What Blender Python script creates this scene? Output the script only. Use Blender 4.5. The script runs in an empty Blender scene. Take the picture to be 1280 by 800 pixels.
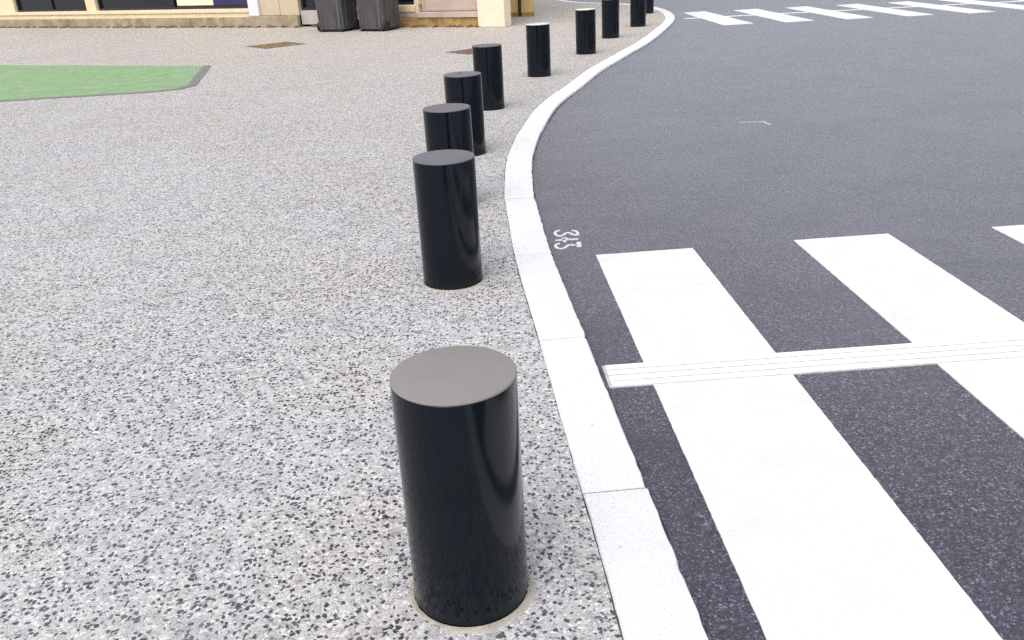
import bpy, bmesh, math, random
from mathutils import Vector, Matrix
random.seed(7)
R = math.radians
scene = bpy.context.scene
COL = scene.collection

# ------------------------------------------------------------------ helpers
def link(o, parent=None):
    COL.objects.link(o)
    if parent is not None:
        o.parent = parent
    return o

def obj(name, bm, mat, parent=None, smooth=None):
    me = bpy.data.meshes.new(name)
    bmesh.ops.recalc_face_normals(bm, faces=bm.faces)
    bm.to_mesh(me); bm.free()
    for m in (mat if isinstance(mat, (list, tuple)) else [mat]):
        me.materials.append(m)
    if smooth is not None:
        for p in me.polygons:
            p.use_smooth = True
        me.set_sharp_from_angle(angle=R(smooth))
    return link(bpy.data.objects.new(name, me), parent)

def tag(o, label, cat, group=None):
    o['label'] = label; o['category'] = cat
    if group:
        o['group'] = group
    return o

def thing(name, label, cat, loc=(0, 0, 0), rotz=0.0, group=None):
    o = bpy.data.objects.new(name, None)
    o.empty_display_size = 0.2
    o.location = loc; o.rotation_euler = (0, 0, rotz)
    link(o)
    return tag(o, label, cat, group)

def struct(name, bm, mat, smooth=None):
    o = obj(name, bm, mat, None, smooth)
    o['kind'] = 'structure'
    return o

def add_box(bm, x0, x1, y0, y1, z0, z1, bevel=0.0, M=None):
    vs = [bm.verts.new((x, y, z)) for x in (x0, x1) for y in (y0, y1) for z in (z0, z1)]
    q = [(0, 1, 3, 2), (4, 6, 7, 5), (0, 4, 5, 1), (2, 3, 7, 6), (0, 2, 6, 4), (1, 5, 7, 3)]
    fs = [bm.faces.new([vs[i] for i in f]) for f in q]
    if bevel > 0:
        es = list({e for f in fs for e in f.edges})
        r = bmesh.ops.bevel(bm, geom=es, offset=bevel, segments=2, affect='EDGES', profile=0.5)
        vs = list({v for f in r['faces'] for v in f.verts} | {v for v in vs if v.is_valid})
    if M is not None:
        for v in vs:
            v.co = M @ v.co

def add_lathe(bm, prof, n=64, cx=0.0, cy=0.0, close_bottom=True, close_top=True, wob=None):
    rings = []
    for r, z in prof:
        rings.append([bm.verts.new((cx + r * math.cos(2 * math.pi * k / n), cy + r * math.sin(2 * math.pi * k / n), z)) for k in range(n)])
    for a, b in zip(rings, rings[1:]):
        for k in range(n):
            bm.faces.new((a[k], a[(k + 1) % n], b[(k + 1) % n], b[k]))
    if close_bottom: bm.faces.new(list(reversed(rings[0])))
    if close_top: bm.faces.new(rings[-1])

def add_prism(bm, pts, z0, z1):
    lo = [bm.verts.new((x, y, z0)) for x, y in pts]
    hi = [bm.verts.new((x, y, z1)) for x, y in pts]
    n = len(pts)
    bm.faces.new(hi); bm.faces.new(list(reversed(lo)))
    for k in range(n):
        bm.faces.new((lo[k], lo[(k + 1) % n], hi[(k + 1) % n], hi[k]))

def ragged(pts, step=0.03, amp=0.002):
    """closed polygon resampled with slightly uneven edges"""
    out = []
    n = len(pts)
    for i in range(n):
        a, b = Vector(pts[i]), Vector(pts[(i + 1) % n])
        L = (b - a).length
        m = max(1, int(L / step))
        nrm = Vector((-(b - a).y, (b - a).x)).normalized()
        for k in range(m):
            p = a + (b - a) * k / m
            if k: p = p + nrm * random.uniform(-amp, amp)
            out.append((p.x, p.y))
    return out

def catmull(P, step=0.1):
    P = [Vector(p) for p in P]
    Q = [P[0] * 2 - P[1]] + P + [P[-1] * 2 - P[-2]]
    fine = []
    for i in range(1, len(Q) - 2):
        p0, p1, p2, p3 = Q[i - 1:i + 3]
        for k in range(40):
            t = k / 40
            fine.append(0.5 * ((2 * p1) + (p2 - p0) * t + (2 * p0 - 5 * p1 + 4 * p2 - p3) * t * t + (3 * p1 - p0 - 3 * p2 + p3) * t ** 3))
    fine.append(P[-1])
    out = [fine[0]]; acc = 0.0
    for a, b in zip(fine, fine[1:]):
        d = (b - a).length
        while acc + d >= step:
            t = (step - acc) / d
            a = a + (b - a) * t
            out.append(a.copy()); d = (b - a).length; acc = 0.0
        acc += d
    return out

# ------------------------------------------------------------------ materials
class NT:
    def __init__(self, name):
        self.m = bpy.data.materials.new(name); self.m.use_nodes = True
        self.t = self.m.node_tree; self.b = self.t.nodes['Principled BSDF']
        self.tc = self.t.nodes.new('ShaderNodeTexCoord')
    def n(self, typ, **kw):
        o = self.t.nodes.new('ShaderNode' + typ)
        for k, v in kw.items():
            if k in o.bl_rna.properties and k not in ('inputs',): setattr(o, k, v)
            else: o.inputs[k.replace('_', ' ')].default_value = v
        return o
    def l(self, a, b): self.t.links.new(a, b)
    def noise(self, scale, detail=3.0, rough=0.55, vec=None):
        o = self.n('TexNoise'); o.inputs['Scale'].default_value = scale
        o.inputs['Detail'].default_value = detail; o.inputs['Roughness'].default_value = rough
        self.l(vec or self.tc.outputs['Object'], o.inputs['Vector']); return o
    def vor(self, scale, feature='F1', vec=None, rnd=1.0):
        o = self.n('TexVoronoi', feature=feature); o.inputs['Scale'].default_value = scale
        o.inputs['Randomness'].default_value = rnd
        self.l(vec or self.tc.outputs['Object'], o.inputs['Vector']); return o
    def ramp(self, fac, stops, interp='LINEAR'):
        o = self.n('ValToRGB'); cr = o.color_ramp; cr.interpolation = interp
        while len(cr.elements) < len(stops): cr.elements.new(0.5)
        for e, (p, c) in zip(cr.elements, stops):
            e.position = p; e.color = (c[0], c[1], c[2], 1) if isinstance(c, (tuple, list)) else (c, c, c, 1)
        self.l(fac, o.inputs['Fac']); return o.outputs['Color']
    def mix(self, fac, a, b, blend='MIX'):
        o = self.n('Mix', data_type='RGBA', blend_type=blend)
        for s, v in ((0, fac), (6, a), (7, b)):
            if hasattr(v, 'links'): self.l(v, o.inputs[s])
            elif isinstance(v, (int, float)) and s == 0: o.inputs[s].default_value = v
            else: o.inputs[s].default_value = (v[0], v[1], v[2], 1)
        return o.outputs[2]
    def math(self, op, a, b=None, clamp=False):
        o = self.n('Math', operation=op); o.use_clamp = clamp
        for i, v in enumerate((a, b)):
            if v is None: continue
            if hasattr(v, 'links'): self.l(v, o.inputs[i])
            else: o.inputs[i].default_value = v
        return o.outputs[0]
    def sep(self, col, i=0):
        o = self.n('SeparateColor'); self.l(col, o.inputs[0]); return o.outputs[i]
    def bump(self, h, strength=0.3, dist=0.003, prev=None):
        o = self.n('Bump'); o.inputs['Strength'].default_value = strength; o.inputs['Distance'].default_value = dist
        self.l(h, o.inputs['Height'])
        if prev is not None: self.l(prev, o.inputs['Normal'])
        return o.outputs['Normal']
    def out(self, color=None, rough=None, normal=None, **kw):
        for k, v in (('Base Color', color), ('Roughness', rough), ('Normal', normal)):
            if v is None: continue
            if hasattr(v, 'links'): self.l(v, self.b.inputs[k])
            elif isinstance(v, (int, float)): self.b.inputs[k].default_value = v
            else: self.b.inputs[k].default_value = (v[0], v[1], v[2], 1)
        for k, v in kw.items(): self.b.inputs[k.replace('_', ' ')].default_value = v
        return self.m

def wobbled(nt, scale, amp):
    nz = nt.noise(scale, 2.0)
    sub = nt.n('VectorMath', operation='SUBTRACT'); nt.l(nz.outputs['Color'], sub.inputs[0]); sub.inputs[1].default_value = (.5, .5, .5)
    sc = nt.n('VectorMath', operation='SCALE'); nt.l(sub.outputs[0], sc.inputs[0]); sc.inputs['Scale'].default_value = amp
    ad = nt.n('VectorMath', operation='ADD'); nt.l(nt.tc.outputs['Object'], ad.inputs[0]); nt.l(sc.outputs[0], ad.inputs[1])
    return ad.outputs[0]

def mat_pavement():
    t = NT('washed_aggregate')
    w = wobbled(t, 55.0, 0.016)
    # fine pale pebbles
    v2 = t.vor(128.0, vec=w)
    r2 = t.sep(v2.outputs['Color'], 0)
    base = t.ramp(r2, [(0.0, (.12, .12, .135)), (0.06, (.27, .27, .285)), (0.18, (.41, .41, .42)), (0.55, (.50, .50, .505)), (0.85, (.60, .595, .59)), (0.97, (.80, .79, .77))])
    hue = t.sep(v2.outputs['Color'], 1)
    base = t.mix(t.ramp(hue, [(0.90, 0.0), (0.95, .5)]), base, (.48, .42, .36))
    edge = t.vor(128.0, 'DISTANCE_TO_EDGE', vec=w)
    base = t.mix(t.ramp(edge.outputs['Distance'], [(0.0, .55), (0.10, 0.0)]), base, (.40, .40, .41))
    # larger dark chips, sparse, elongated by a second wobble
    w1 = wobbled(t, 45.0, 0.024)
    v1 = t.vor(70.0, vec=w1)
    pick = t.sep(v1.outputs['Color'], 0)
    dens = t.noise(7.5, 4.0, .75)
    thr = t.math('ADD', pick, t.math('MULTIPLY', t.math('SUBTRACT', dens.outputs['Fac'], .5), .85))
    is_dark = t.ramp(thr, [(0.53, 0.0), (0.54, 1.0)])
    inside = t.ramp(v1.outputs['Distance'], [(0.42, 1.0), (0.47, 0.0)])
    chip = t.math('MULTIPLY', is_dark, inside)
    cc = t.ramp(t.sep(v1.outputs['Color'], 1), [(0.0, (.007, .007, .016)), (.55, (.018, .018, .034)), (.8, (.05, .05, .075)), (1.0, (.15, .145, .15))])
    col = t.mix(chip, base, cc)
    # a few smooth tan and white pebbles of the same size
    is_tan = t.ramp(thr, [(0.22, 1.0), (0.235, 0.0)])
    tn = t.math('MULTIPLY', is_tan, inside)
    col = t.mix(t.math('MULTIPLY', tn, .7), col, t.ramp(t.sep(v1.outputs['Color'], 2), [(0.0, (.36, .30, .25)), (.4, (.48, .46, .44)), (1, (.74, .73, .70))]))
    tint = t.noise(1.1, 4.0, .6)
    col = t.mix(1.0, col, t.ramp(tint.outputs['Fac'], [(.36, (1.0, .968, .92)), (.5, (.99, .98, .965)), (.64, (.95, .975, 1.0))]), 'MULTIPLY')
    mot = t.noise(16.0, 4.0, .75)
    col = t.mix(1.0, col, t.ramp(mot.outputs['Fac'], [(.32, (.66, .66, .69)), (.5, (.98, .98, .98)), (.68, (1.0, 1.0, 1.0))]), 'MULTIPLY')
    # wear: broad worn, paler areas and dull stains
    big = t.noise(0.55, 4.0, .6)
    col = t.mix(t.ramp(big.outputs['Fac'], [(.38, .0), (.72, .20)]), col, (.58, .58, .60))
    mid = t.noise(1.6, 6.0, .68)
    col = t.mix(t.ramp(mid.outputs['Fac'], [(.54, 0.0), (.70, .42)]), col, (.29, .29, .30))
    # sandy beige blended in, stronger towards the building
    sp = t.n('SeparateXYZ'); t.l(t.tc.outputs['Object'], sp.inputs[0])
    dist = t.math('ADD', t.math('MULTIPLY', sp.outputs[0], -.509), t.math('MULTIPLY', sp.outputs[1], -.861))
    dd = t.math('ADD', t.math('DIVIDE', t.math('ADD', dist, 15.85), 13.0), t.math('MULTIPLY', t.math('SUBTRACT', mid.outputs['Fac'], .5), .35))
    col = t.mix(t.ramp(dd, [(0.05, .55), (.55, .26), (1.0, 0.04)]), col, (.47, .405, .33))
    h = t.math('ADD', t.math('MULTIPLY', edge.outputs['Distance'], 1.2), t.math('MULTIPLY', chip, -.25))
    nrm = t.bump(h, .55, .006)
    return t.out(col, .72, nrm, Specular_IOR_Level=.35)

def mat_asphalt():
    t = NT('asphalt')
    w = wobbled(t, 120.0, 0.006)
    v = t.vor(165.0, vec=w)
    r = t.sep(v.outputs['Color'], 0)
    col = t.ramp(r, [(0.0, (.007, .006, .012)), (.38, (.022, .019, .034)), (.64, (.052, .047, .073)), (.86, (.120, .112, .150)), (1.0, (.28, .27, .31))])
    hue = t.sep(v.outputs['Color'], 1)
    col = t.mix(t.ramp(hue, [(.86, 0.0), (.93, .5)]), col, (.075, .055, .072))
    edge = t.vor(165.0, 'DISTANCE_TO_EDGE', vec=w)
    col = t.mix(t.ramp(edge.outputs['Distance'], [(0.0, .7), (.09, 0.0)]), col, (.014, .014, .018))
    big = t.noise(.7, 5.0, .62)
    col = t.mix(t.ramp(big.outputs['Fac'], [(.44, 0.0), (.66, .34)]), col, (.105, .100, .128))
    mp = t.n('Mapping'); t.l(t.tc.outputs['Object'], mp.inputs[0]); mp.inputs['Scale'].default_value = (.8, 1.5, 1)
    st = t.noise(1.6, 6.0, .7, vec=mp.outputs[0])
    col = t.mix(t.ramp(st.outputs['Fac'], [(.48, 0.0), (.62, .55)]), col, (.022, .020, .030))
    mot = t.noise(42.0, 5.0, .85)
    col = t.mix(1.0, col, t.ramp(mot.outputs['Fac'], [(.36, (.30, .28, .34)), (.5, (.88, .85, .95)), (.64, (1.0, .97, 1.0))]), 'MULTIPLY')
    fine = t.noise(34.0, 4.0, .7)
    h = t.math('ADD', t.math('MULTIPLY', edge.outputs['Distance'], 1.4), t.math('MULTIPLY', fine.outputs['Fac'], .5))
    nrm = t.bump(h, .40, .005)
    return t.out(col, .46, nrm, Specular_IOR_Level=.6, Sheen_Weight=.5, Sheen_Roughness=.37)

def mat_paint():
    t = NT('road_paint')
    a = t.noise(5.0, 5.0, .65)
    col = t.ramp(a.outputs['Fac'], [(.28, (.62, .62, .63)), (.46, (.685, .685, .69)), (.7, (.72, .72, .72))])
    b = t.noise(90.0, 4.0, .7)
    c = t.noise(1.7, 3.0)
    wear = t.math('MULTIPLY', t.ramp(b.outputs['Fac'], [(.62, 0.0), (.70, 1.0)]), t.ramp(c.outputs['Fac'], [(.36, .05), (.62, .6)]))
    col = t.mix(wear, col, (.30, .30, .32))
    v = t.vor(145.0, 'DISTANCE_TO_EDGE')
    nrm = t.bump(t.math('ADD', v.outputs['Distance'], t.math('MULTIPLY', b.outputs['Fac'], .3)), .30, .004)
    return t.out(col, .6, nrm)

def mat_granite():
    t = NT('pale_granite')
    v = t.vor(260.0)
    col = t.ramp(t.sep(v.outputs['Color'], 0), [(0.0, (.58, .58, .59)), (.12, (.71, .71, .715)), (.6, (.715, .715, .72)), (1.0, (.755, .755, .75))])
    big = t.noise(3.0, 5.0, .65)
    col = t.mix(t.ramp(big.outputs['Fac'], [(.50, 0.0), (.78, .25)]), col, (.60, .60, .605))
    spots = t.noise(26.0, 3.0, .6)
    col = t.mix(t.ramp(spots.outputs['Fac'], [(.68, 0.0), (.75, .6)]), col, (.30, .29, .28))
    at = t.n('Attribute', attribute_name='tone')
    col = t.mix(1.0, col, at.outputs['Color'], 'MULTIPLY')
    f = t.noise(150.0, 4.0, .7)
    nrm = t.bump(t.math('ADD', f.outputs['Fac'], t.math('MULTIPLY', spots.outputs['Fac'], 1.2)), .35, .003)
    return t.out(col, .7, nrm)

def mat_gloss():
    t = NT('black_gloss_paint')
    a = t.noise(7.0, 4.0, .6)
    b = t.noise(60.0, 4.0, .7)
    col = t.ramp(a.outputs['Fac'], [(.3, (.0018, .0040, .0075)), (.7, (.0028, .0055, .0095))])
    sp = t.n('SeparateXYZ'); t.l(t.tc.outputs['Object'], sp.inputs[0])
    # splashed dust on the lowest centimetres
    dz = t.math('ADD', sp.outputs[2], t.math('MULTIPLY', b.outputs['Fac'], -.05))
    col = t.mix(t.ramp(dz, [(0.0, .04), (.025, 0.0)]), col, (.07, .065, .06))
    col = t.mix(t.math('MULTIPLY', t.ramp(b.outputs['Fac'], [(.66, 0.0), (.72, 1.0)]), .04), col, (.10, .10, .10))
    ro = t.sep(t.ramp(a.outputs['Fac'], [(.3, .10), (.7, .16)]))
    nrm = t.bump(a.outputs['Fac'], .05, .004)
    return t.out(col, ro, nrm, Specular_IOR_Level=.24)

def mat_cap(name, c, rough):
    t = NT(name)
    a = t.noise(6.0, 5.0, .65)
    b = t.noise(120.0, 3.0, .6)
    col = t.mix(t.ramp(a.outputs['Fac'], [(.35, 0.0), (.7, .35)]), c, tuple(x * .72 for x in c))
    col = t.mix(t.ramp(b.outputs['Fac'], [(.62, 0.0), (.75, .3)]), col, tuple(min(1, x * 1.5) for x in c))
    return t.out(col, rough, t.bump(b.outputs['Fac'], .06, .001))

def mat_plain(name, c, rough=.6, var=.18, scale=6.0, bump=.1, metallic=0.0, dirt=None, spec=.5):
    t = NT(name)
    a = t.noise(scale, 5.0, .62)
    lo = tuple(x * (1 - var) for x in c); hi = tuple(min(1, x * (1 + var * .6)) for x in c)
    col = t.ramp(a.outputs['Fac'], [(.3, lo), (.7, hi)])
    if dirt:
        d = t.noise(scale * .45, 6.0, .7)
        col = t.mix(t.ramp(d.outputs['Fac'], [(.47, 0.0), (.68, dirt[1])]), col, dirt[0])
    f = t.noise(scale * 14, 4.0, .7)
    return t.out(col, rough, t.bump(f.outputs['Fac'], bump, .004), Metallic=metallic, Specular_IOR_Level=spec)

M_PAVE, M_ASPH, M_PAINT, M_GRAN, M_GLOSS = mat_pavement(), mat_asphalt(), mat_paint(), mat_granite(), mat_gloss()
M_STRIP = mat_plain('thermoplastic_white', (.84, .84, .84), .5, .05, 8.0, .08)
M_NUM = mat_plain('stencil_paint', (.62, .63, .65), .7, .25, 40.0, .3)
M_STRIPD = mat_plain('grey_thermoplastic', (.44, .44, .44), .7, .2, 12.0, .1)  # grey plate, darker than the white ribs on it
M_CAP_DUST = mat_cap('dusty_cap', (.228, .212, .199), .6)  # nearest top: dusty paint, with its sky reflection included in the tone
M_CAP_SKY_DIM = mat_cap('sky_dim_cap', (.128, .126, .145), .5)  # same dusty paint, darkened for the dimmer reflection in these tops
M_CAP_SKY_PALE = mat_cap('sky_pale_cap', (.70, .69, .66), .3)  # same dusty paint, with the grazing sky reflection put into the colour
M_MORTAR = mat_plain('beige_mortar', (.42, .385, .32), .9, .25, 25.0, .6, dirt=((.34, .33, .31), .6))
M_TAR = mat_plain('dark_joint', (.03, .03, .03), .9, .3, 30.0, .5)
M_GREEN = mat_plain('green_resin', (.21, .34, .17), .8, .18, 5.0, .5, dirt=((.30, .36, .25), .6))
M_GREYB = mat_plain('grey_edging', (.19, .185, .17), .8, .2, 18.0, .4)
M_RUST = mat_plain('rusty_iron', (.27, .165, .055), .7, .35, 9.0, .4, dirt=((.20, .15, .05), .6))
M_RUSTRED = mat_plain('reddish_iron', (.26, .12, .095), .75, .3, 9.0, .4, dirt=((.16, .09, .08), .6))
M_IRON = mat_plain('grey_iron', (.11, .105, .10), .65, .25, 12.0, .3)
M_CREAM = mat_plain('cream_render', (.74, .62, .42), .85, .08, 2.5, .25, dirt=((.60, .48, .30), .35))
M_PIER = mat_plain('pale_cream_render', (.78, .68, .52), .85, .06, 2.5, .25, dirt=((.70, .56, .38), .3))
M_YELLOW = mat_plain('yellow_render', (.70, .56, .28), .85, .1, 2.0, .25, dirt=((.50, .37, .15), .45))
M_BEIGE = mat_plain('beige_paint', (.55, .44, .31), .6, .07, 3.0, .08)
M_WHITE = mat_plain('white_pilaster_paint', (.72, .72, .75), .55, .06, 3.0, .08)
M_STONE = mat_plain('weathered_plinth_stone', (.36, .30, .20), .85, .25, 5.0, .6, dirt=((.17, .11, .05), .8))
M_OCHRE = mat_plain('ochre_stained_stone', (.42, .27, .10), .85, .35, 5.0, .6, dirt=((.20, .09, .04), .85))
M_LEDGE = mat_plain('pinkish_stone', (.48, .39, .34), .8, .15, 4.0, .3, dirt=((.30, .24, .2), .4))
M_MAUVE = mat_plain('mauve_shutter_paint', (.50, .385, .32), .7, .10, 3.0, .1)
M_GREYP = mat_plain('light_grey_panel', (.42, .39, .37), .7, .1, 4.0, .15)
M_FRAME = mat_plain('dark_window_frame', (.020, .017, .020), .4, .2, 6.0, .05)
M_POSTER_C = mat_plain('cream_poster_paper', (.82, .76, .52), .6, .04, 3.0, .02)
M_POSTER_B = mat_plain('blue_poster_paper', (.022, .018, .095), .5, .15, 1.5, .02)
M_BIN = mat_plain('dark_grey_plastic', (.062, .056, .064), .5, .18, 5.0, .15, dirt=((.09, .085, .085), .5))
M_BINB = mat_plain('blue_grey_plastic', (.08, .092, .105), .45, .15, 5.0, .1)
M_BLACK = mat_plain('black_rubber', (.012, .012, .012), .7, .3, 10.0, .2)
M_PIPE = mat_plain('dark_brown_pipe_paint', (.022, .012, .012), .45, .3, 8.0, .1)
M_TILE = mat_plain('terracotta_tiles', (.33, .14, .07), .8, .25, 8.0, .5)
def mat_glass():
    t = NT('dark_shop_glass')
    return t.out((.006, .006, .012), .06, None, Specular_IOR_Level=.6)
M_GLASS = mat_glass()

# ------------------------------------------------------------------ ground
ZR = -0.03            # road surface: the kerb is dropped here, three centimetres high
bm = bmesh.new()
g = 90
vs = [bm.verts.new(p) for p in ((-g, -g, ZR), (g, -g, ZR), (g, g + 60, ZR), (-g, g + 60, ZR))]
bm.faces.new(vs)
struct('road', bm, M_ASPH)

# kerb centre line, metres
KERB = [(0.87, -9.0), (0.70, -5.0), (0.50, -1.5), (0.318, 1.55), (0.280, 2.13), (0.243, 2.66), (0.206, 3.2), (0.168, 3.71), (0.129, 4.29),
        (0.098, 5.2), (0.091, 5.6), (0.126, 6.54), (0.218, 7.36), (0.262, 7.64), (0.486, 8.85), (0.885, 10.16), (1.222, 11.26),
        (1.79, 12.80), (2.27, 14.05), (2.79, 15.65), (3.32, 17.45), (3.575, 18.60), (3.715, 19.75), (3.735, 20.75), (3.69, 21.55),
        (3.52, 22.45), (3.10, 23.35), (2.55, 24.15), (2.1, 25.1), (1.85, 26.4), (1.8, 28.5), (1.9, 34.0), (2.1, 60.0)]
KW = 0.0975
line = catmull(KERB, 0.05)
nl = len(line)
tang = [(line[min(i + 1, nl - 1)] - line[max(i - 1, 0)]).normalized() for i in range(nl)]
norm = [Vector((-t.y, t.x)) for t in tang]          # towards the pavement (left of travel)
cum = [0.0]
for a, b in zip(line, line[1:]): cum.append(cum[-1] + (b - a).length)
# phase so that joints fall at y = 2.137, 3.22, 4.30, 5.41 ...
i0 = min(range(nl), key=lambda i: abs(line[i].y - 2.137))
PH = cum[i0]
BL = 1.093

bm = bmesh.new()
tone = bm.loops.layers.float_color.new('tone')
blocks = {}
for i in range(nl):
    blocks.setdefault(math.floor((cum[i] - PH) / BL + 1e-6), []).append(i)
def kp(s):
    """point and normal at arclength s"""
    s = max(0.0, min(cum[-1] - 1e-4, s))
    i = min(int(s / 0.05), nl - 2)
    while cum[i + 1] < s: i += 1
    while cum[i] > s: i -= 1
    t = (s - cum[i]) / (cum[i + 1] - cum[i])
    return line[i].lerp(line[i + 1], t), norm[i].lerp(norm[i + 1], t).normalized()
def kerb_block(s0, s1):
    m = max(2, int((s1 - s0) / 0.04))
    tv = random.uniform(.965, 1.0); tc = (tv, tv * random.uniform(.985, 1.0), tv * random.uniform(.975, 1.0), 1)
    dz = random.uniform(-.0012, .0012); off = random.uniform(-.0015, .0015); tilt = random.uniform(-.001, .001)
    rows = []
    for k in range(m + 1):
        p, n = kp(s0 + (s1 - s0) * k / m)
        e = 0.004 if k in (0, m) else 0.0
        jo = random.uniform(-.0022, .0022); ji = random.uniform(-.0012, .0012)
        ch = random.uniform(.004, .009)
        if random.random() < .02: ch += random.uniform(.004, .010)
        w = KW
        prof = [(w + ji, -.16), (w + ji, -.004 - e), (w - .004 + ji, 0 - e), (-(w - ch) + jo, tilt - e), (-(w - ch * .3) + jo, -ch * .45 - e), (-w + jo, -ch - e), (-w + jo, -.16)]
        rows.append([bm.verts.new((p.x + n.x * (a + off), p.y + n.y * (a + off), z + dz)) for a, z in prof])
    fs = []
    for a, b in zip(rows, rows[1:]):
        for k in range(len(a) - 1):
            fs.append(bm.faces.new((a[k], a[k + 1], b[k + 1], b[k])))
    fs.append(bm.faces.new(rows[0])); fs.append(bm.faces.new(list(reversed(rows[-1]))))
    for f in fs:
        for l in f.loops: l[tone] = tc
for b in sorted(blocks):
    s0, s1 = PH + b * BL, PH + (b + 1) * BL
    if s0 < 0 or s1 > cum[-1] or s0 > PH + 55: continue
    kerb_block(s0 + .003, s1 - .003)
struct('kerb', bm, M_GRAN, 35)

# mortar bed below the stones: seen only in the joints
bm = bmesh.new()
pl = None
for i in range(0, nl, 2):
    p, n = line[i], norm[i]
    a = bm.verts.new((p.x + n.x * (KW - .006), p.y + n.y * (KW - .006), -.007)); c = bm.verts.new((p.x - n.x * (KW - .008), p.y - n.y * (KW - .008), -.007))
    if pl: bm.faces.new((pl[0], pl[1], c, a))
    pl = (a, c)
struct('kerb_bed', bm, mat_plain('joint_mortar', (.15, .145, .135), .9, .3, 40.0, .4))

# thin dirt seam where asphalt meets the stones
bm = bmesh.new()
pl = None
for i in range(nl):
    p, n = line[i], norm[i]
    wd = .003 + random.random() ** 4 * .012 + (random.random() ** 2 * .016 if math.sin(i * .11) + math.sin(i * .037 + 1) > .9 else 0)
    a = bm.verts.new((p.x - n.x * (KW - .02), p.y - n.y * (KW - .02), ZR + .004)); c = bm.verts.new((p.x - n.x * (KW + wd), p.y - n.y * (KW + wd), ZR + .004))
    if pl: bm.faces.new((pl[0], pl[1], c, a))
    pl = (a, c)
struct('road_seam', bm, M_TAR)

# pavement sheet: left of the kerb, with a narrow open joint
bm = bmesh.new()
edge = []
for i in range(nl):
    if cum[i] > PH + 54: break
    p, n = line[i], norm[i]
    o = KW + .0032 + random.uniform(-.0015, .002)
    edge.append((p.x + n.x * o, p.y + n.y * o))
poly = edge + [(edge[-1][0], 60.0), (-60.0, 60.0), (-60.0, -20.0), (edge[0][0], -20.0)]
# strips of quads avoid one giant ngon
prev = None
for (x, y) in [(edge[0][0], -20.0)] + edge + [(edge[-1][0], 60.0)]:
    a = bm.verts.new((x, y, 0)); b = bm.verts.new((x, y, -.14)); c = bm.verts.new((-60.0, y, 0))
    if prev:
        bm.faces.new((prev[0], prev[1], b, a)); bm.faces.new((prev[0], a, c, prev[2]))
    prev = (a, b, c)
struct('pavement', bm, M_PAVE)
# dark soil in the open joint between slab and kerb
bm = bmesh.new(); pl = None
for i in range(nl):
    p, n = line[i], norm[i]
    z = -.006 - random.random() * .006
    a = bm.verts.new((p.x + n.x * (KW + .012), p.y + n.y * (KW + .012), z)); c = bm.verts.new((p.x + n.x * (KW - .004), p.y + n.y * (KW - .004), z))
    if pl: bm.faces.new((pl[0], pl[1], c, a))
    pl = (a, c)
struct('pavement_joint', bm, mat_plain('joint_soil', (.11, .105, .09), .95, .5, 30.0, .5))

# green resin patch with grey edging
bm = bmesh.new()
gr = [(-4.62, 14.00), (-4.14, 11.78), (-4.22, 11.50), (-4.50, 11.40), (-8.8, 11.15), (-9.6, 16.2)]
add_prism(bm, ragged(gr, .06, .004), -.02, .004)
struct('green_paving', bm, M_GREEN)
bm = bmesh.new()
ed = [(-4.50, 14.02), (-4.02, 11.77), (-4.11, 11.44), (-4.47, 11.28), (-8.8, 11.03), (-8.8, 11.145), (-4.50, 11.395), (-4.225, 11.495), (-4.145, 11.78), (-4.615, 13.99)]
add_prism(bm, ragged(ed, .08, .004), -.02, .008)
struct('green_paving_edging', bm, M_GREYB)

# ------------------------------------------------------------------ road paint
ZP = ZR + .004  # stripe, guide strip and paint mark positions are scaled about the camera
def stripe_mesh(pts):
    bm = bmesh.new()
    add_prism(bm, ragged(pts, .02, .0010), ZR - .004, ZP)
    return bm
PITCH = 1.10
near = thing('zebra_crossing', 'near white zebra crossing with broad stripes beside the closest kerb stones', 'zebra crossing', (0.8, 2.9, ZR), 0)
def child(name, bm, mat, par, smooth=None):
    o = obj(name, bm, mat, par, smooth)
    o.matrix_parent_inverse = Matrix.Translation(par.location).inverted() if par.rotation_euler.z == 0 else (Matrix.Translation(par.location) @ Matrix.Rotation(par.rotation_euler.z, 4, 'Z')).inverted()
    return o
# stripes run slightly fanned, from image pixels, then scaled about the camera
def near_stripe(xa0, xa1, yt0, yt1, xb0, xb1, yb):
    child('stripe', stripe_mesh([(xa0, yt0), (xa1, yt1), (xb1, yb), (xb0, yb)]), M_PAINT, near)
near_stripe(0.463, 0.984, 4.299, 4.328, 0.578, 1.113, 1.036)
near_stripe(1.537, 2.058, 4.367, 4.393, 1.668, 2.196, 1.106)
near_stripe(2.626, 3.149, 4.412, 4.432, 2.764, 3.287, 1.145)
near_stripe(3.721, 4.245, 4.462, 4.481, 3.850, 4.373, 1.185)

fz = thing('zebra_crossing', 'far white zebra crossing at the road end, past the kerb tip', 'zebra crossing', (6.5, 18.2, ZR), 0)
FAR = [(4.070, 4.580, 4.155, 4.718), (5.158, 5.696, 5.259, 5.819), (6.263, 6.772, 6.362, 6.885), (7.344, 7.857, 7.448, 7.966), (8.430, 8.943, 8.533, 9.052), (9.516, 10.029, 9.619, 10.138), (10.601, 11.115, 10.710, 11.223)]
for k, (a, b, c, d) in enumerate(FAR):
    sh = -.05 * k
    child('stripe', stripe_mesh([(a, 19.72 + sh), (b, 19.79 + sh), (d, 16.50 + sh), (c, 16.435 + sh)]), M_PAINT, fz)

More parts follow.
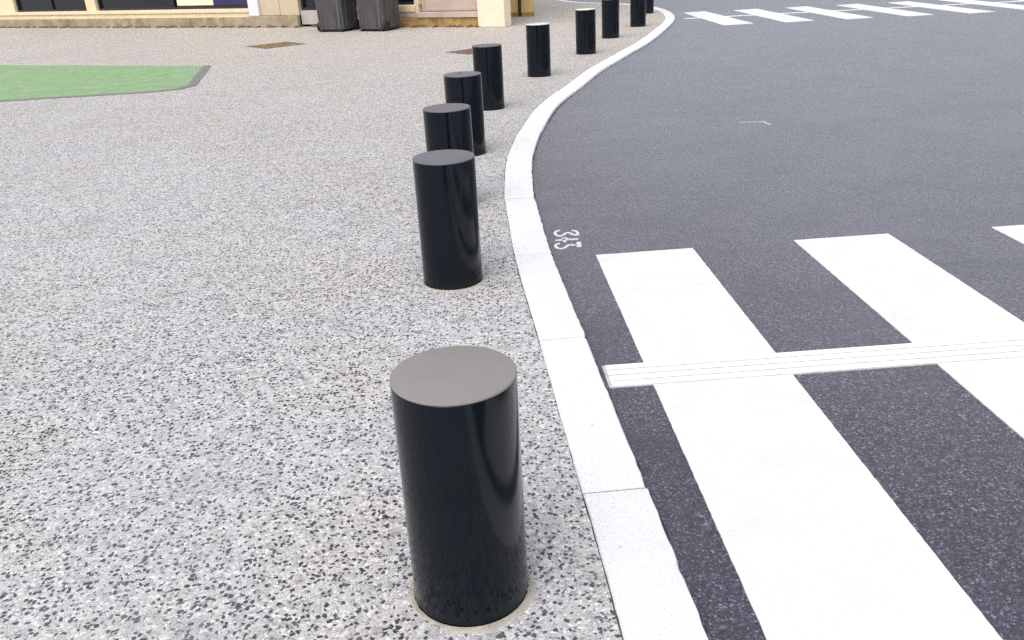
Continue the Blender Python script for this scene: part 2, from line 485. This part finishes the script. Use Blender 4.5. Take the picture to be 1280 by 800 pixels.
# raised guide strips stuck across the crossings
def guide_strip(p0, p1, w, label, nrib=4):
    a, b = Vector(p0), Vector(p1)
    L = (b - a).length; ang = math.atan2((b - a).y, (b - a).x)
    t = thing('guide_strip', label, 'guide strip', (a.x, a.y, ZR), ang, 'raised guide strips across the crossings')
    bm = bmesh.new()
    add_box(bm, 0, L, -w / 2, w / 2, -.004, .0050, .002)
    o = obj('base_plate', bm, M_STRIPD, t)
    bm = bmesh.new()
    seg = 0.0
    while seg < L - .05:
        e = min(seg + 1.2, L)
        for k in range(nrib):
            y = -w / 2 + w * (k + .5) / nrib
            rw = w / nrib * .37
            add_box(bm, seg + (.012 if seg == 0 else .001), e - .001, y - rw, y + rw, .004, .0085, .002)
        seg = e
    obj('ribs', bm, M_STRIP, t)
    return t
guide_strip((0.345, 2.909), (5.33, 3.124), .184, 'white ribbed guide strip crossing the near zebra stripes from the kerb')
guide_strip((3.79, 18.22), (11.4, 18.12), .09, 'thin white guide strip crossing the far zebra stripes')

# painted number: strokes as short ribbons
def stroke(bm, pts, w):
    P = [Vector(p) for p in pts]
    rows = []
    for i, p in enumerate(P):
        t = (P[min(i + 1, len(P) - 1)] - P[max(i - 1, 0)]).normalized()
        n = Vector((-t.y, t.x)); ww = w * random.uniform(.86, 1.12) / 2
        rows.append((p + n * ww, p - n * ww))
    lo = [[bm.verts.new((q.x, q.y, 0)) for q in r] for r in rows]
    hi = [[bm.verts.new((q.x, q.y, .0042)) for q in r] for r in rows]
    for i in range(len(P) - 1):
        bm.faces.new((hi[i][0], hi[i][1], hi[i + 1][1], hi[i + 1][0]))
        bm.faces.new((lo[i][0], hi[i][0], hi[i + 1][0], lo[i + 1][0]))
        bm.faces.new((lo[i][1], lo[i + 1][1], hi[i + 1][1], hi[i][1]))
    for e in (0, -1):
        bm.faces.new((lo[e][0], lo[e][1], hi[e][1], hi[e][0]))
# hand-painted digits, metres from the first one's upper left corner; they read downwards, heads to the right
DIGITS = [[[(.0402, .046), (.0205, .0304), (.0068, -.0012), (.0186, -.0478), (.0374, -.0554), (.0545, -.0406), (.0703, -.0144), (.0858, -.0073), (.099, -.0283), (.1155, -.0496), (.1349, -.0493), (.1344, -.0045), (.1241, .0222), (.107, .0381)]],
          [[(-.0007, -.131), (.045, -.131), (.090, -.127), (.132, -.1286)], [(.047, -.086), (.0485, -.128), (.050, -.168)], [(.047, -.088), (.064, -.104), (.083, -.124)]],
          [[(.0229, -.1918), (.0071, -.1961), (-.0045, -.2288), (.0024, -.264), (.0232, -.2782), (.0439, -.2654), (.0615, -.2369), (.076, -.2214), (.091, -.2274), (.1098, -.2394)], [(.1278, -.1827), (.125, -.2227), (.1228, -.2648)]]]
num = thing('painted_number', 'white three-digit number painted sideways on the asphalt beside the kerb', 'painted number', (.2654, 4.7128, ZR))
for gi, gl in enumerate(DIGITS):
    bm = bmesh.new()
    for j, st in enumerate(gl):
        pts = [tuple(p) for p in catmull(st, .006)] if len(st) > 3 else st
        stroke(bm, pts, .026 if (gi == 2 and j == 1) else .0165)
    obj('digit', bm, M_NUM, num)

# small paint scrap further out
bm = bmesh.new()
add_prism(bm, ragged([(2.09, 7.569), (2.28, 7.551), (2.305, 7.405), (2.322, 7.405), (2.315, 7.573), (2.10, 7.591)], .02, .003), ZR - .002, ZP)
tag(obj('paint_mark', bm, mat_plain('worn_paint', (.40, .40, .41), .7, .25, 30.0, .3)), 'small hooked paint mark alone on the open asphalt', 'paint mark')

# ------------------------------------------------------------------ manhole covers
def cover(cx, cy, half, ang, plate, label, group=None):
    t = thing('manhole_cover', label, 'manhole cover', (cx, cy, 0), ang, group)
    bm = bmesh.new()
    o_, i_ = half, half - .075
    for (x0, x1, y0, y1) in ((-o_, o_, -o_, -i_), (-o_, o_, i_, o_), (-o_, -i_, -i_, i_), (i_, o_, -i_, i_)):
        add_box(bm, x0, x1, y0, y1, -.03, .006, .002)
    obj('frame', bm, M_IRON, t)
    bm = bmesh.new()
    j = i_ - .006
    add_box(bm, -j, j, -j, j, -.03, .004, .002)
    n = 7
    for a in range(n):
        for b in range(n):
            x = -j + (a + .5) * 2 * j / n; y = -j + (b + .5) * 2 * j / n
            s = j / n * .5
            add_box(bm, x - s, x + s, y - s, y + s, .003, .009, .002)
    obj('plate', bm, plate, t)
    for sx in (-1, 1):
        bm = bmesh.new()
        add_box(bm, sx * j * .5 - .03, sx * j * .5 + .03, -.012, .012, .004, .0105, .002)
        obj('lifting_slot', bm, M_BLACK, t)
    return t
cover(-4.14, 16.86, .41, R(40), M_RUST, 'rusty ochre manhole cover on the pavement in front of the shop window')
cover(-.40, 14.08, .30, R(40), M_RUSTRED, 'reddish manhole cover partly hidden behind a bollard')

# ------------------------------------------------------------------ bollards
BR, BH = .1455, .6155
BOL = [(-.140, 1.745), (-.279, 3.974), (-.328, 5.315), (-.280, 6.793), (-.105, 8.799), (.499, 10.942), (1.285, 12.987), (1.901, 15.02), (2.635, 16.776), (3.284, 19.699)]
BLAB = ['large glossy black bollard nearest the camera, with dusty grey top',
        'second black bollard from the camera, standing whole in front of overlapping ones',
        'third bollard from the camera, its lower part hidden by the second bollard',
        'bollard with a small dark hole in its grey top',
        'bollard just behind and right of the one with a holed top',
        'black bollard with white-looking top, in front of the cream corner pier',
        'black bollard whose top lies just inside the upper edge of the photo',
        'bollard cut by the upper edge, left of the bollard pair at the kerb tip',
        'front bollard of the overlapping pair at the tip of the kerb',
        'farthest bollard, mostly hidden behind another at the tip of the kerb']
def mortar_ring():
    bm = bmesh.new(); n = 72
    ph = [random.uniform(0, 6.28) for _ in range(3)]
    ri, ro, rt = [], [], []
    for k in range(n):
        a = 2 * math.pi * k / n
        w = .021 + .006 * math.sin(2 * a + ph[0]) + .004 * math.sin(5 * a + ph[1]) + .003 * math.sin(11 * a + ph[2]) + random.uniform(-.0015, .0015)
        c, s = math.cos(a), math.sin(a)
        ri.append(bm.verts.new(((BR + .0025) * c, (BR + .0025) * s, .003)))
        rt.append(bm.verts.new(((BR + w * .75) * c, (BR + w * .75) * s, .004)))
        ro.append(bm.verts.new(((BR + w) * c, (BR + w) * s, -.004)))
    for k in range(n):
        j = (k + 1) % n
        bm.faces.new((ri[k], rt[k], rt[j], ri[j])); bm.faces.new((rt[k], ro[k], ro[j], rt[j]))
    return bm
def make_bollard():
    t = thing('bollard', BLAB[0], 'bollard', (0, 0, 0), 0, 'black cylinder bollards lined up along the kerb')
    bm = bmesh.new()
    add_lathe(bm, [(BR, -.06), (BR, .0), (BR, .2), (BR, .4), (BR, BH - .0085), (BR - .0015, BH - .0070)], 96)
    obj('post', bm, M_GLOSS, t, 40)
    bm = bmesh.new()
    add_lathe(bm, [(BR - .0012, BH - .0072), (BR - .0002, BH - .0062), (BR - .0002, BH - .0030), (BR - .0012, BH - .0010), (BR - .0040, BH)], 96)
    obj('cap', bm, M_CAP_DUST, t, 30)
    obj('mortar_ring', mortar_ring(), M_MORTAR, t, 60)
    return t
proto = make_bollard()
for i, (x, y) in enumerate(BOL):
    if i == 0:
        r = proto
    else:
        r = proto.copy(); COL.objects.link(r); r['label'] = BLAB[i]
        for ch in list(proto.children):
            c = ch.copy(); COL.objects.link(c); c.parent = r
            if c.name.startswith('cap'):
                c.data = c.data.copy(); c.data.materials[0] = M_CAP_SKY_DIM if i < 5 else M_CAP_SKY_PALE
    r.location = (x, y, 0); r.rotation_euler = (R(random.uniform(-.25, .25)) if i else 0, R(random.uniform(-.25, .25)) if i else 0, random.uniform(0, 6.28) if i else 0)
    if i == 3:
        cap = [c for c in r.children if c.name.startswith('cap')][0]
        bm = bmesh.new(); add_lathe(bm, [(.016, BH - .004), (.016, BH + .0006), (.012, BH + .0012)], 20)
        h = obj('cap_hole', bm, M_BLACK, cap)
        a = -r.rotation_euler.z
        lx, ly = -.02, .03
        for v in h.data.vertices:
            x0, y0 = v.co.x, v.co.y
            v.co.x = x0 + lx * math.cos(a) - ly * math.sin(a); v.co.y = y0 + lx * math.sin(a) + ly * math.cos(a)

# ------------------------------------------------------------------ building
AX, AY = -8.232, 23.30
DX, DY = .86075, -.50903
FANG = math.atan2(DY, DX)
# local frame: x along the facade to the right, y into the building, z up
bld = thing('shop_building', 'cream rendered corner building with dark shop windows at the pavement back', 'building', (AX, AY, 0), FANG)
def part(name, boxes, mat, parent=None, bevel=.006):
    bm = bmesh.new()
    for b in boxes: add_box(bm, *b, bevel)
    return obj(name, bm, mat, parent or bld)
S0, HT = -9.5, 6.4
# wall: piers, spandrels and upper storey around the openings (front face y = 0)
part('wall', [(S0, -6.6, 0, .3, 0, 2.75), (-3.35, -2.95, 0, .3, 0, 2.75),
              (S0, 9.2, 0, .3, 2.75, 4.0), (S0, 9.2, 0, .3, 5.3, HT),
              (S0, -7.0, 0, .3, 4.0, 5.3), (-6.0, -3.6, 0, .3, 4.0, 5.3), (-2.6, -.2, 0, .3, 4.0, 5.3), (.8, 3.2, 0, .3, 4.0, 5.3), (4.2, 6.6, 0, .3, 4.0, 5.3), (7.6, 9.2, 0, .3, 4.0, 5.3),
              (-6.6, 2.78, 0, .3, 0, .42), (4.95, 5.35, 0, .3, 0, 2.75), (5.35, 7.66, 0, .3, 0, .44), (7.56, 7.68, 0, .3, .44, 2.75),
              (S0, S0 + .3, .3, 6.0, 0, HT), (S0, 5.0, 6.0, 6.3, 0, HT)], M_CREAM, bevel=.004)
def loc2(x, y):
    x -= AX; y -= AY
    return (x * DX + y * DY, -x * DY + y * DX)
SW = [loc2(0.10, 20.98), loc2(0.875, 20.56), loc2(-1.6, 28.0), loc2(-1.9, 27.9)]
bm = bmesh.new(); add_prism(bm, [loc2(0.10, 20.98), loc2(0.875, 20.56), loc2(-1.6, 28.0), loc2(-1.95, 28.1), loc2(0.40, 21.1), loc2(0.2, 21.2)], 0, HT)
add_prism(bm, [loc2(-.5, 19.05), loc2(-.25, 18.9), loc2(.10, 20.97), loc2(-.15, 21.1)], 0, HT - .002)
obj('side_wall', bm, M_YELLOW, bld)
bm = bmesh.new(); add_prism(bm, [loc2(0.08, 20.95), loc2(0.865, 20.52), loc2(0.875, 20.555), loc2(0.10, 20.975)], 0, .09)
obj('side_wall_plinth', bm, M_OCHRE, bld)
part('pier', [(9.225, 9.855, -.16, .12, 0, HT)], M_PIER, bevel=.015)
part('plinth', [(S0, 2.76, -.07, .0, 0, .215), (2.76, 4.30, -.10, .0, 0, .255)], M_STONE, bevel=.012)
part('stained_plinth', [(7.0, 9.22, -.075, .0, 0, .185)], M_OCHRE, bevel=.012)
part('ledge', [(6.95, 7.685, -.05, .0, .187, .30), (7.685, 9.215, -.12, .0, .188, .30)], M_LEDGE, bevel=.012)
part('sill_moulding', [(S0, 2.77, -.05, .0, .217, .33), (S0, 2.77, -.085, .0, .333, .41)], M_CREAM, bevel=.012)
part('window_sill', [(5.36, 7.60, -.07, .0, .303, .43)], M_CREAM, bevel=.012)
part('pilaster', [(2.785, 3.10, -.09, .3, .258, 2.745)], M_WHITE, bevel=.008)
door = part('door', [(3.105, 3.715, -.02, .2, .258, 2.6), (3.727, 4.30, -.02, .2, .258, 2.6)], M_BEIGE, bevel=.01)
part('lintel', [(3.105, 4.95, 0, .3, 2.603, 2.745)], M_CREAM)
bm = bmesh.new(); add_box(bm, 3.66, 3.69, -.075, -.045, 1.15, 1.40, .006); add_box(bm, 3.665, 3.685, -.045, -.018, 1.17, 1.19); add_box(bm, 3.665, 3.685, -.045, -.018, 1.36, 1.38)
obj('handle', bm, M_IRON, door)
part('panel', [(4.305, 4.945, .03, .2, .05, .355)], M_GREYP)
part('blind', [(7.69, 9.20, .10, .2, .30, 2.70)] + [(7.69, 9.20, .08, .101, .302, .36), (7.69, 7.76, .081, .101, .361, 2.69), (9.13, 9.20, .081, .101, .361, 2.69)], M_MAUVE, bevel=.004)
def window(x0, x1, z0, z1, depth=.08, fr=.055, mullions=()):
    bm = bmesh.new()
    y0, y1 = depth, depth + .07
    add_box(bm, x0, x1, y0, y1, z0, z0 + fr, .004); add_box(bm, x0, x1, y0, y1, z1 - fr, z1, .004)
    add_box(bm, x0, x0 + fr, y0 + .001, y1 - .001, z0 + fr, z1 - fr); add_box(bm, x1 - fr, x1, y0 + .001, y1 - .001, z0 + fr, z1 - fr)
    for m in mullions: add_box(bm, m - fr / 2, m + fr / 2, y0 + .001, y1 - .001, z0 + fr, z1 - fr)
    w = obj('window', bm, M_FRAME, bld)
    bm = bmesh.new(); add_box(bm, x0 + fr * .5, x1 - fr * .5, y0 + .05, y0 + .058, z0 + fr * .5, z1 - fr * .5)
    obj('pane', bm, M_GLASS, w)
    return w
window(-.02, 2.76, .423, 2.70)
window(-2.93, -.03, .423, 2.70)
window(-6.58, -3.37, .423, 2.70, mullions=(-4.97,))
window(4.31, 4.94, .36, 2.60)
window(5.36, 7.55, .444, 2.70, mullions=(6.45,))
for x in (-7.0, -3.6, -.2, 3.2, 6.6):
    window(x, x + 1.0, 4.0, 5.3, .1)
part('cornice', [(S0 - .1, 9.95, -.28, .0, HT + .003, HT + .16)], M_PIER, bevel=.02)
bm = bmesh.new(); add_prism(bm, [(S0 - .2, -.35), (10.0, -.35), loc2(1.0, 20.4), loc2(-1.6, 28.2), (S0 - .2, 6.4)], HT + .162, HT + .30)
obj('roof', bm, M_TILE, bld)
# downpipe on the recessed wall
px_, py_ = loc2(0.55, 20.66)
bm = bmesh.new(); add_lathe(bm, [(.036, .02), (.036, 2.2), (.036, 6.3)], 20, px_, py_)
for z in (.9, 2.6, 4.4): add_lathe(bm, [(.042, z), (.042, z + .05)], 20, px_, py_)
obj('drainpipe', bm, M_PIPE, bld, 40)

def on_facade(x, y, z=0.0):
    return (AX + DX * x - DY * y, AY + DY * x + DX * y, z)
def poster(x0, x1, z0, z1, mat, label, name='poster'):
    bm = bmesh.new(); add_box(bm, 0, x1 - x0, -.004, .004, 0, z1 - z0, .001)
    o = obj(name, bm, mat); o.location = on_facade(x0, .118, z0); o.rotation_euler = (0, 0, FANG)
    return tag(o, label, 'poster', 'posters in the shop window')
poster(.13, 1.42, .505, 2.0, M_POSTER_C, 'pale yellow poster in the dark shop window, beside the blue one')
poster(1.46, 2.62, .500, 2.0, M_POSTER_B, 'dark blue poster in the shop window, beside the white pilaster')

# grit and dirt gathered along the foot of the front
bm = bmesh.new()
x = S0
while x < 9.15:
    L = random.uniform(.05, .45)
    base_y = -.10 if 2.76 < x < 4.30 else (-.075 if x < 2.76 or x > 6.95 else .02)
    n = 5; lo = []; hi = []
    for k in range(n + 1):
        u = k / n
        dpt = (random.uniform(.05, .22)) * math.sin(math.pi * min(.97, max(.03, u))) + .004
        lo.append(bm.verts.new((*on_facade(x + L * u, base_y - dpt)[:2], .002))); hi.append(bm.verts.new((*on_facade(x + L * u, base_y + .01)[:2], .05 * random.uniform(.4, 1))))
    for k in range(n): bm.faces.new((lo[k], lo[k + 1], hi[k + 1], hi[k]))
    x += L + random.uniform(0, .25)
dirt = obj('dirt', bm, mat_plain('brown_grit', (.12, .085, .045), .95, .4, 20.0, .6)); dirt['kind'] = 'stuff'

# ------------------------------------------------------------------ bins
def bin_thing(x, y, rz, label, foot_left):
    t = thing('waste_bin', label, 'bin', (x, y, 0), rz, 'dark grey bins by the shop front')
    W, Dp, H0 = .345, .34, 1.06          # half width, half depth, body height
    bm = bmesh.new()
    def ring(w, d, z, c=.05):
        pts = [(-w + c, -d), (w - c, -d), (w, -d + c), (w, d - c), (w - c, d), (-w + c, d), (-w, d - c), (-w, -d + c)]
        return [bm.verts.new((a, b, z)) for a, b in pts]
    rs = [ring(W * .93, Dp * .90, .055), ring(W * .935, Dp * .905, .12), ring(W * .97, Dp * .96, .7), ring(W, Dp, H0 - .06), ring(W * 1.05, Dp * 1.05, H0 - .055), ring(W * 1.05, Dp * 1.05, H0)]
    for a, b in zip(rs, rs[1:]):
        for k in range(8): bm.faces.new((a[k], a[(k + 1) % 8], b[(k + 1) % 8], b[k]))
    bm.faces.new(list(reversed(rs[0]))); bm.faces.new(rs[-1])
    body = obj('body', bm, M_BIN, t, 30)
    bm = bmesh.new()                     # vertical stiffening ribs on the front and the sides
    for xx in (-.26, -.19, .16): add_box(bm, xx - .018, xx + .018, -Dp * .955, -Dp * .86, .10, H0 - .08, .006)
    for yy in (-.15, .15):
        for sx in (-1, 1): add_box(bm, sx * W * .95 - .02, sx * W * .95 + .02, yy - .02, yy + .02, .12, H0 - .08, .006)
    obj('ribs', bm, M_BIN, body)
    bm = bmesh.new(); add_box(bm, .235, .285, -Dp * .985, -Dp * .87, .09, H0 - .08, .01)
    obj('corner_strip', bm, M_BINB, body)
    bm = bmesh.new(); add_box(bm, -W * .86, W * .86, -Dp * .84, Dp * .84, .018, .056, .008)
    obj('base', bm, M_BLACK, t)
    bm = bmesh.new()
    add_box(bm, -W * 1.06, W * 1.06, -Dp * 1.08, Dp * 1.06, H0 + .003, H0 + .05, .02)
    add_box(bm, -W * .9, W * .9, -Dp * .9, Dp * .85, H0 + .04, H0 + .11, .035)
    lid = obj('lid', bm, M_BIN, t)
    bm = bmesh.new(); add_box(bm, -.22, .22, Dp * 1.06, Dp * 1.06 + .03, H0 + .0, H0 + .035, .012)
    add_box(bm, -.22, -.19, Dp * .95, Dp * 1.08, H0 - .02, H0 + .02, .006); add_box(bm, .19, .22, Dp * .95, Dp * 1.08, H0 - .02, H0 + .02, .006)
    obj('handle', bm, M_BLACK, t)
    for sx in (-1, 1):
        bm = bmesh.new(); add_lathe(bm, [(.05, -.025), (.10, -.022), (.105, -.01), (.105, .01), (.10, .022), (.05, .025)], 28)
        M = Matrix.Translation((sx * (W * .93 + .012), (-.20 if sx == foot_left else .22), .105)) @ Matrix.Rotation(R(90), 4, 'Y')
        for v in bm.verts: v.co = M @ v.co
        obj('wheel', bm, M_BLACK, t, 40)
    for sx in (-1, 1):
        bm = bmesh.new(); add_box(bm, sx * .25 - .04, sx * .25 + .04, -.30, -.22, .0, .056, .008)
        obj('foot', bm, M_BLACK, t)
    return t
bx, by, _ = on_facade(6.14, -.84)
bin_thing(bx, by, FANG + R(4), 'dark grey bin nearer the door, left one of the two by the shop', -1)
bx, by, _ = on_facade(7.15, -.72)
bin_thing(bx, by, FANG + R(-1), 'dark grey bin nearer the beige blind, right one of the two by the shop', 1)

# ------------------------------------------------------------------ camera
cd = bpy.data.cameras.new('camera'); cam = bpy.data.objects.new('camera', cd); COL.objects.link(cam)
cd.sensor_width = 36.0; cd.lens = 1071.302 / 1280 * 36.0; cd.clip_start = .05; cd.clip_end = 600
p, ro = R(23.5884), R(-3.0385)
fwd = Vector((0, math.cos(p), -math.sin(p))); right = Vector((1, 0, 0)); up = right.cross(fwd)
r2 = math.cos(ro) * right + math.sin(ro) * up; u2 = -math.sin(ro) * right + math.cos(ro) * up
mw = Matrix((r2, u2, -fwd)).transposed().to_4x4(); mw.translation = (0, 0, 1.5)
cam.matrix_world = mw
scene.camera = cam

# ------------------------------------------------------------------ light
EL, AZ = R(58), R(205)           # azimuth clockwise from +Y: behind the camera, to its left
w = bpy.data.worlds.new('World'); scene.world = w; w.use_nodes = True
nt = w.node_tree; bg = nt.nodes['Background']
sky = nt.nodes.new('ShaderNodeTexSky'); sky.sky_type = 'NISHITA'; sky.sun_disc = False
sky.sun_elevation = EL; sky.sun_rotation = AZ; sky.dust_density = 3.0; sky.air_density = 1.0
hs = nt.nodes.new('ShaderNodeHueSaturation'); hs.inputs['Saturation'].default_value = .42
nt.links.new(sky.outputs[0], hs.inputs['Color']); nt.links.new(hs.outputs[0], bg.inputs['Color'])
bg.inputs['Strength'].default_value = .15
sd = bpy.data.lights.new('sun', 'SUN'); so = bpy.data.objects.new('sun', sd); COL.objects.link(so)
sd.energy = .8; sd.angle = R(75); sd.color = (1, .96, .90)
d = Vector((math.sin(AZ) * math.cos(EL), math.cos(AZ) * math.cos(EL), math.sin(EL)))
so.rotation_euler = (-d).to_track_quat('-Z', 'Y').to_euler()
so.location = (0, 0, 20)

vs_ = scene.view_settings
scene.display_settings.display_device = 'sRGB'
vs_.view_transform = 'Standard'; vs_.look = 'None'; vs_.gamma = 1.0; vs_.use_curve_mapping = False
vs_.exposure = 0.7
scene.render.engine = 'CYCLES'
scene.cycles.use_denoising = False
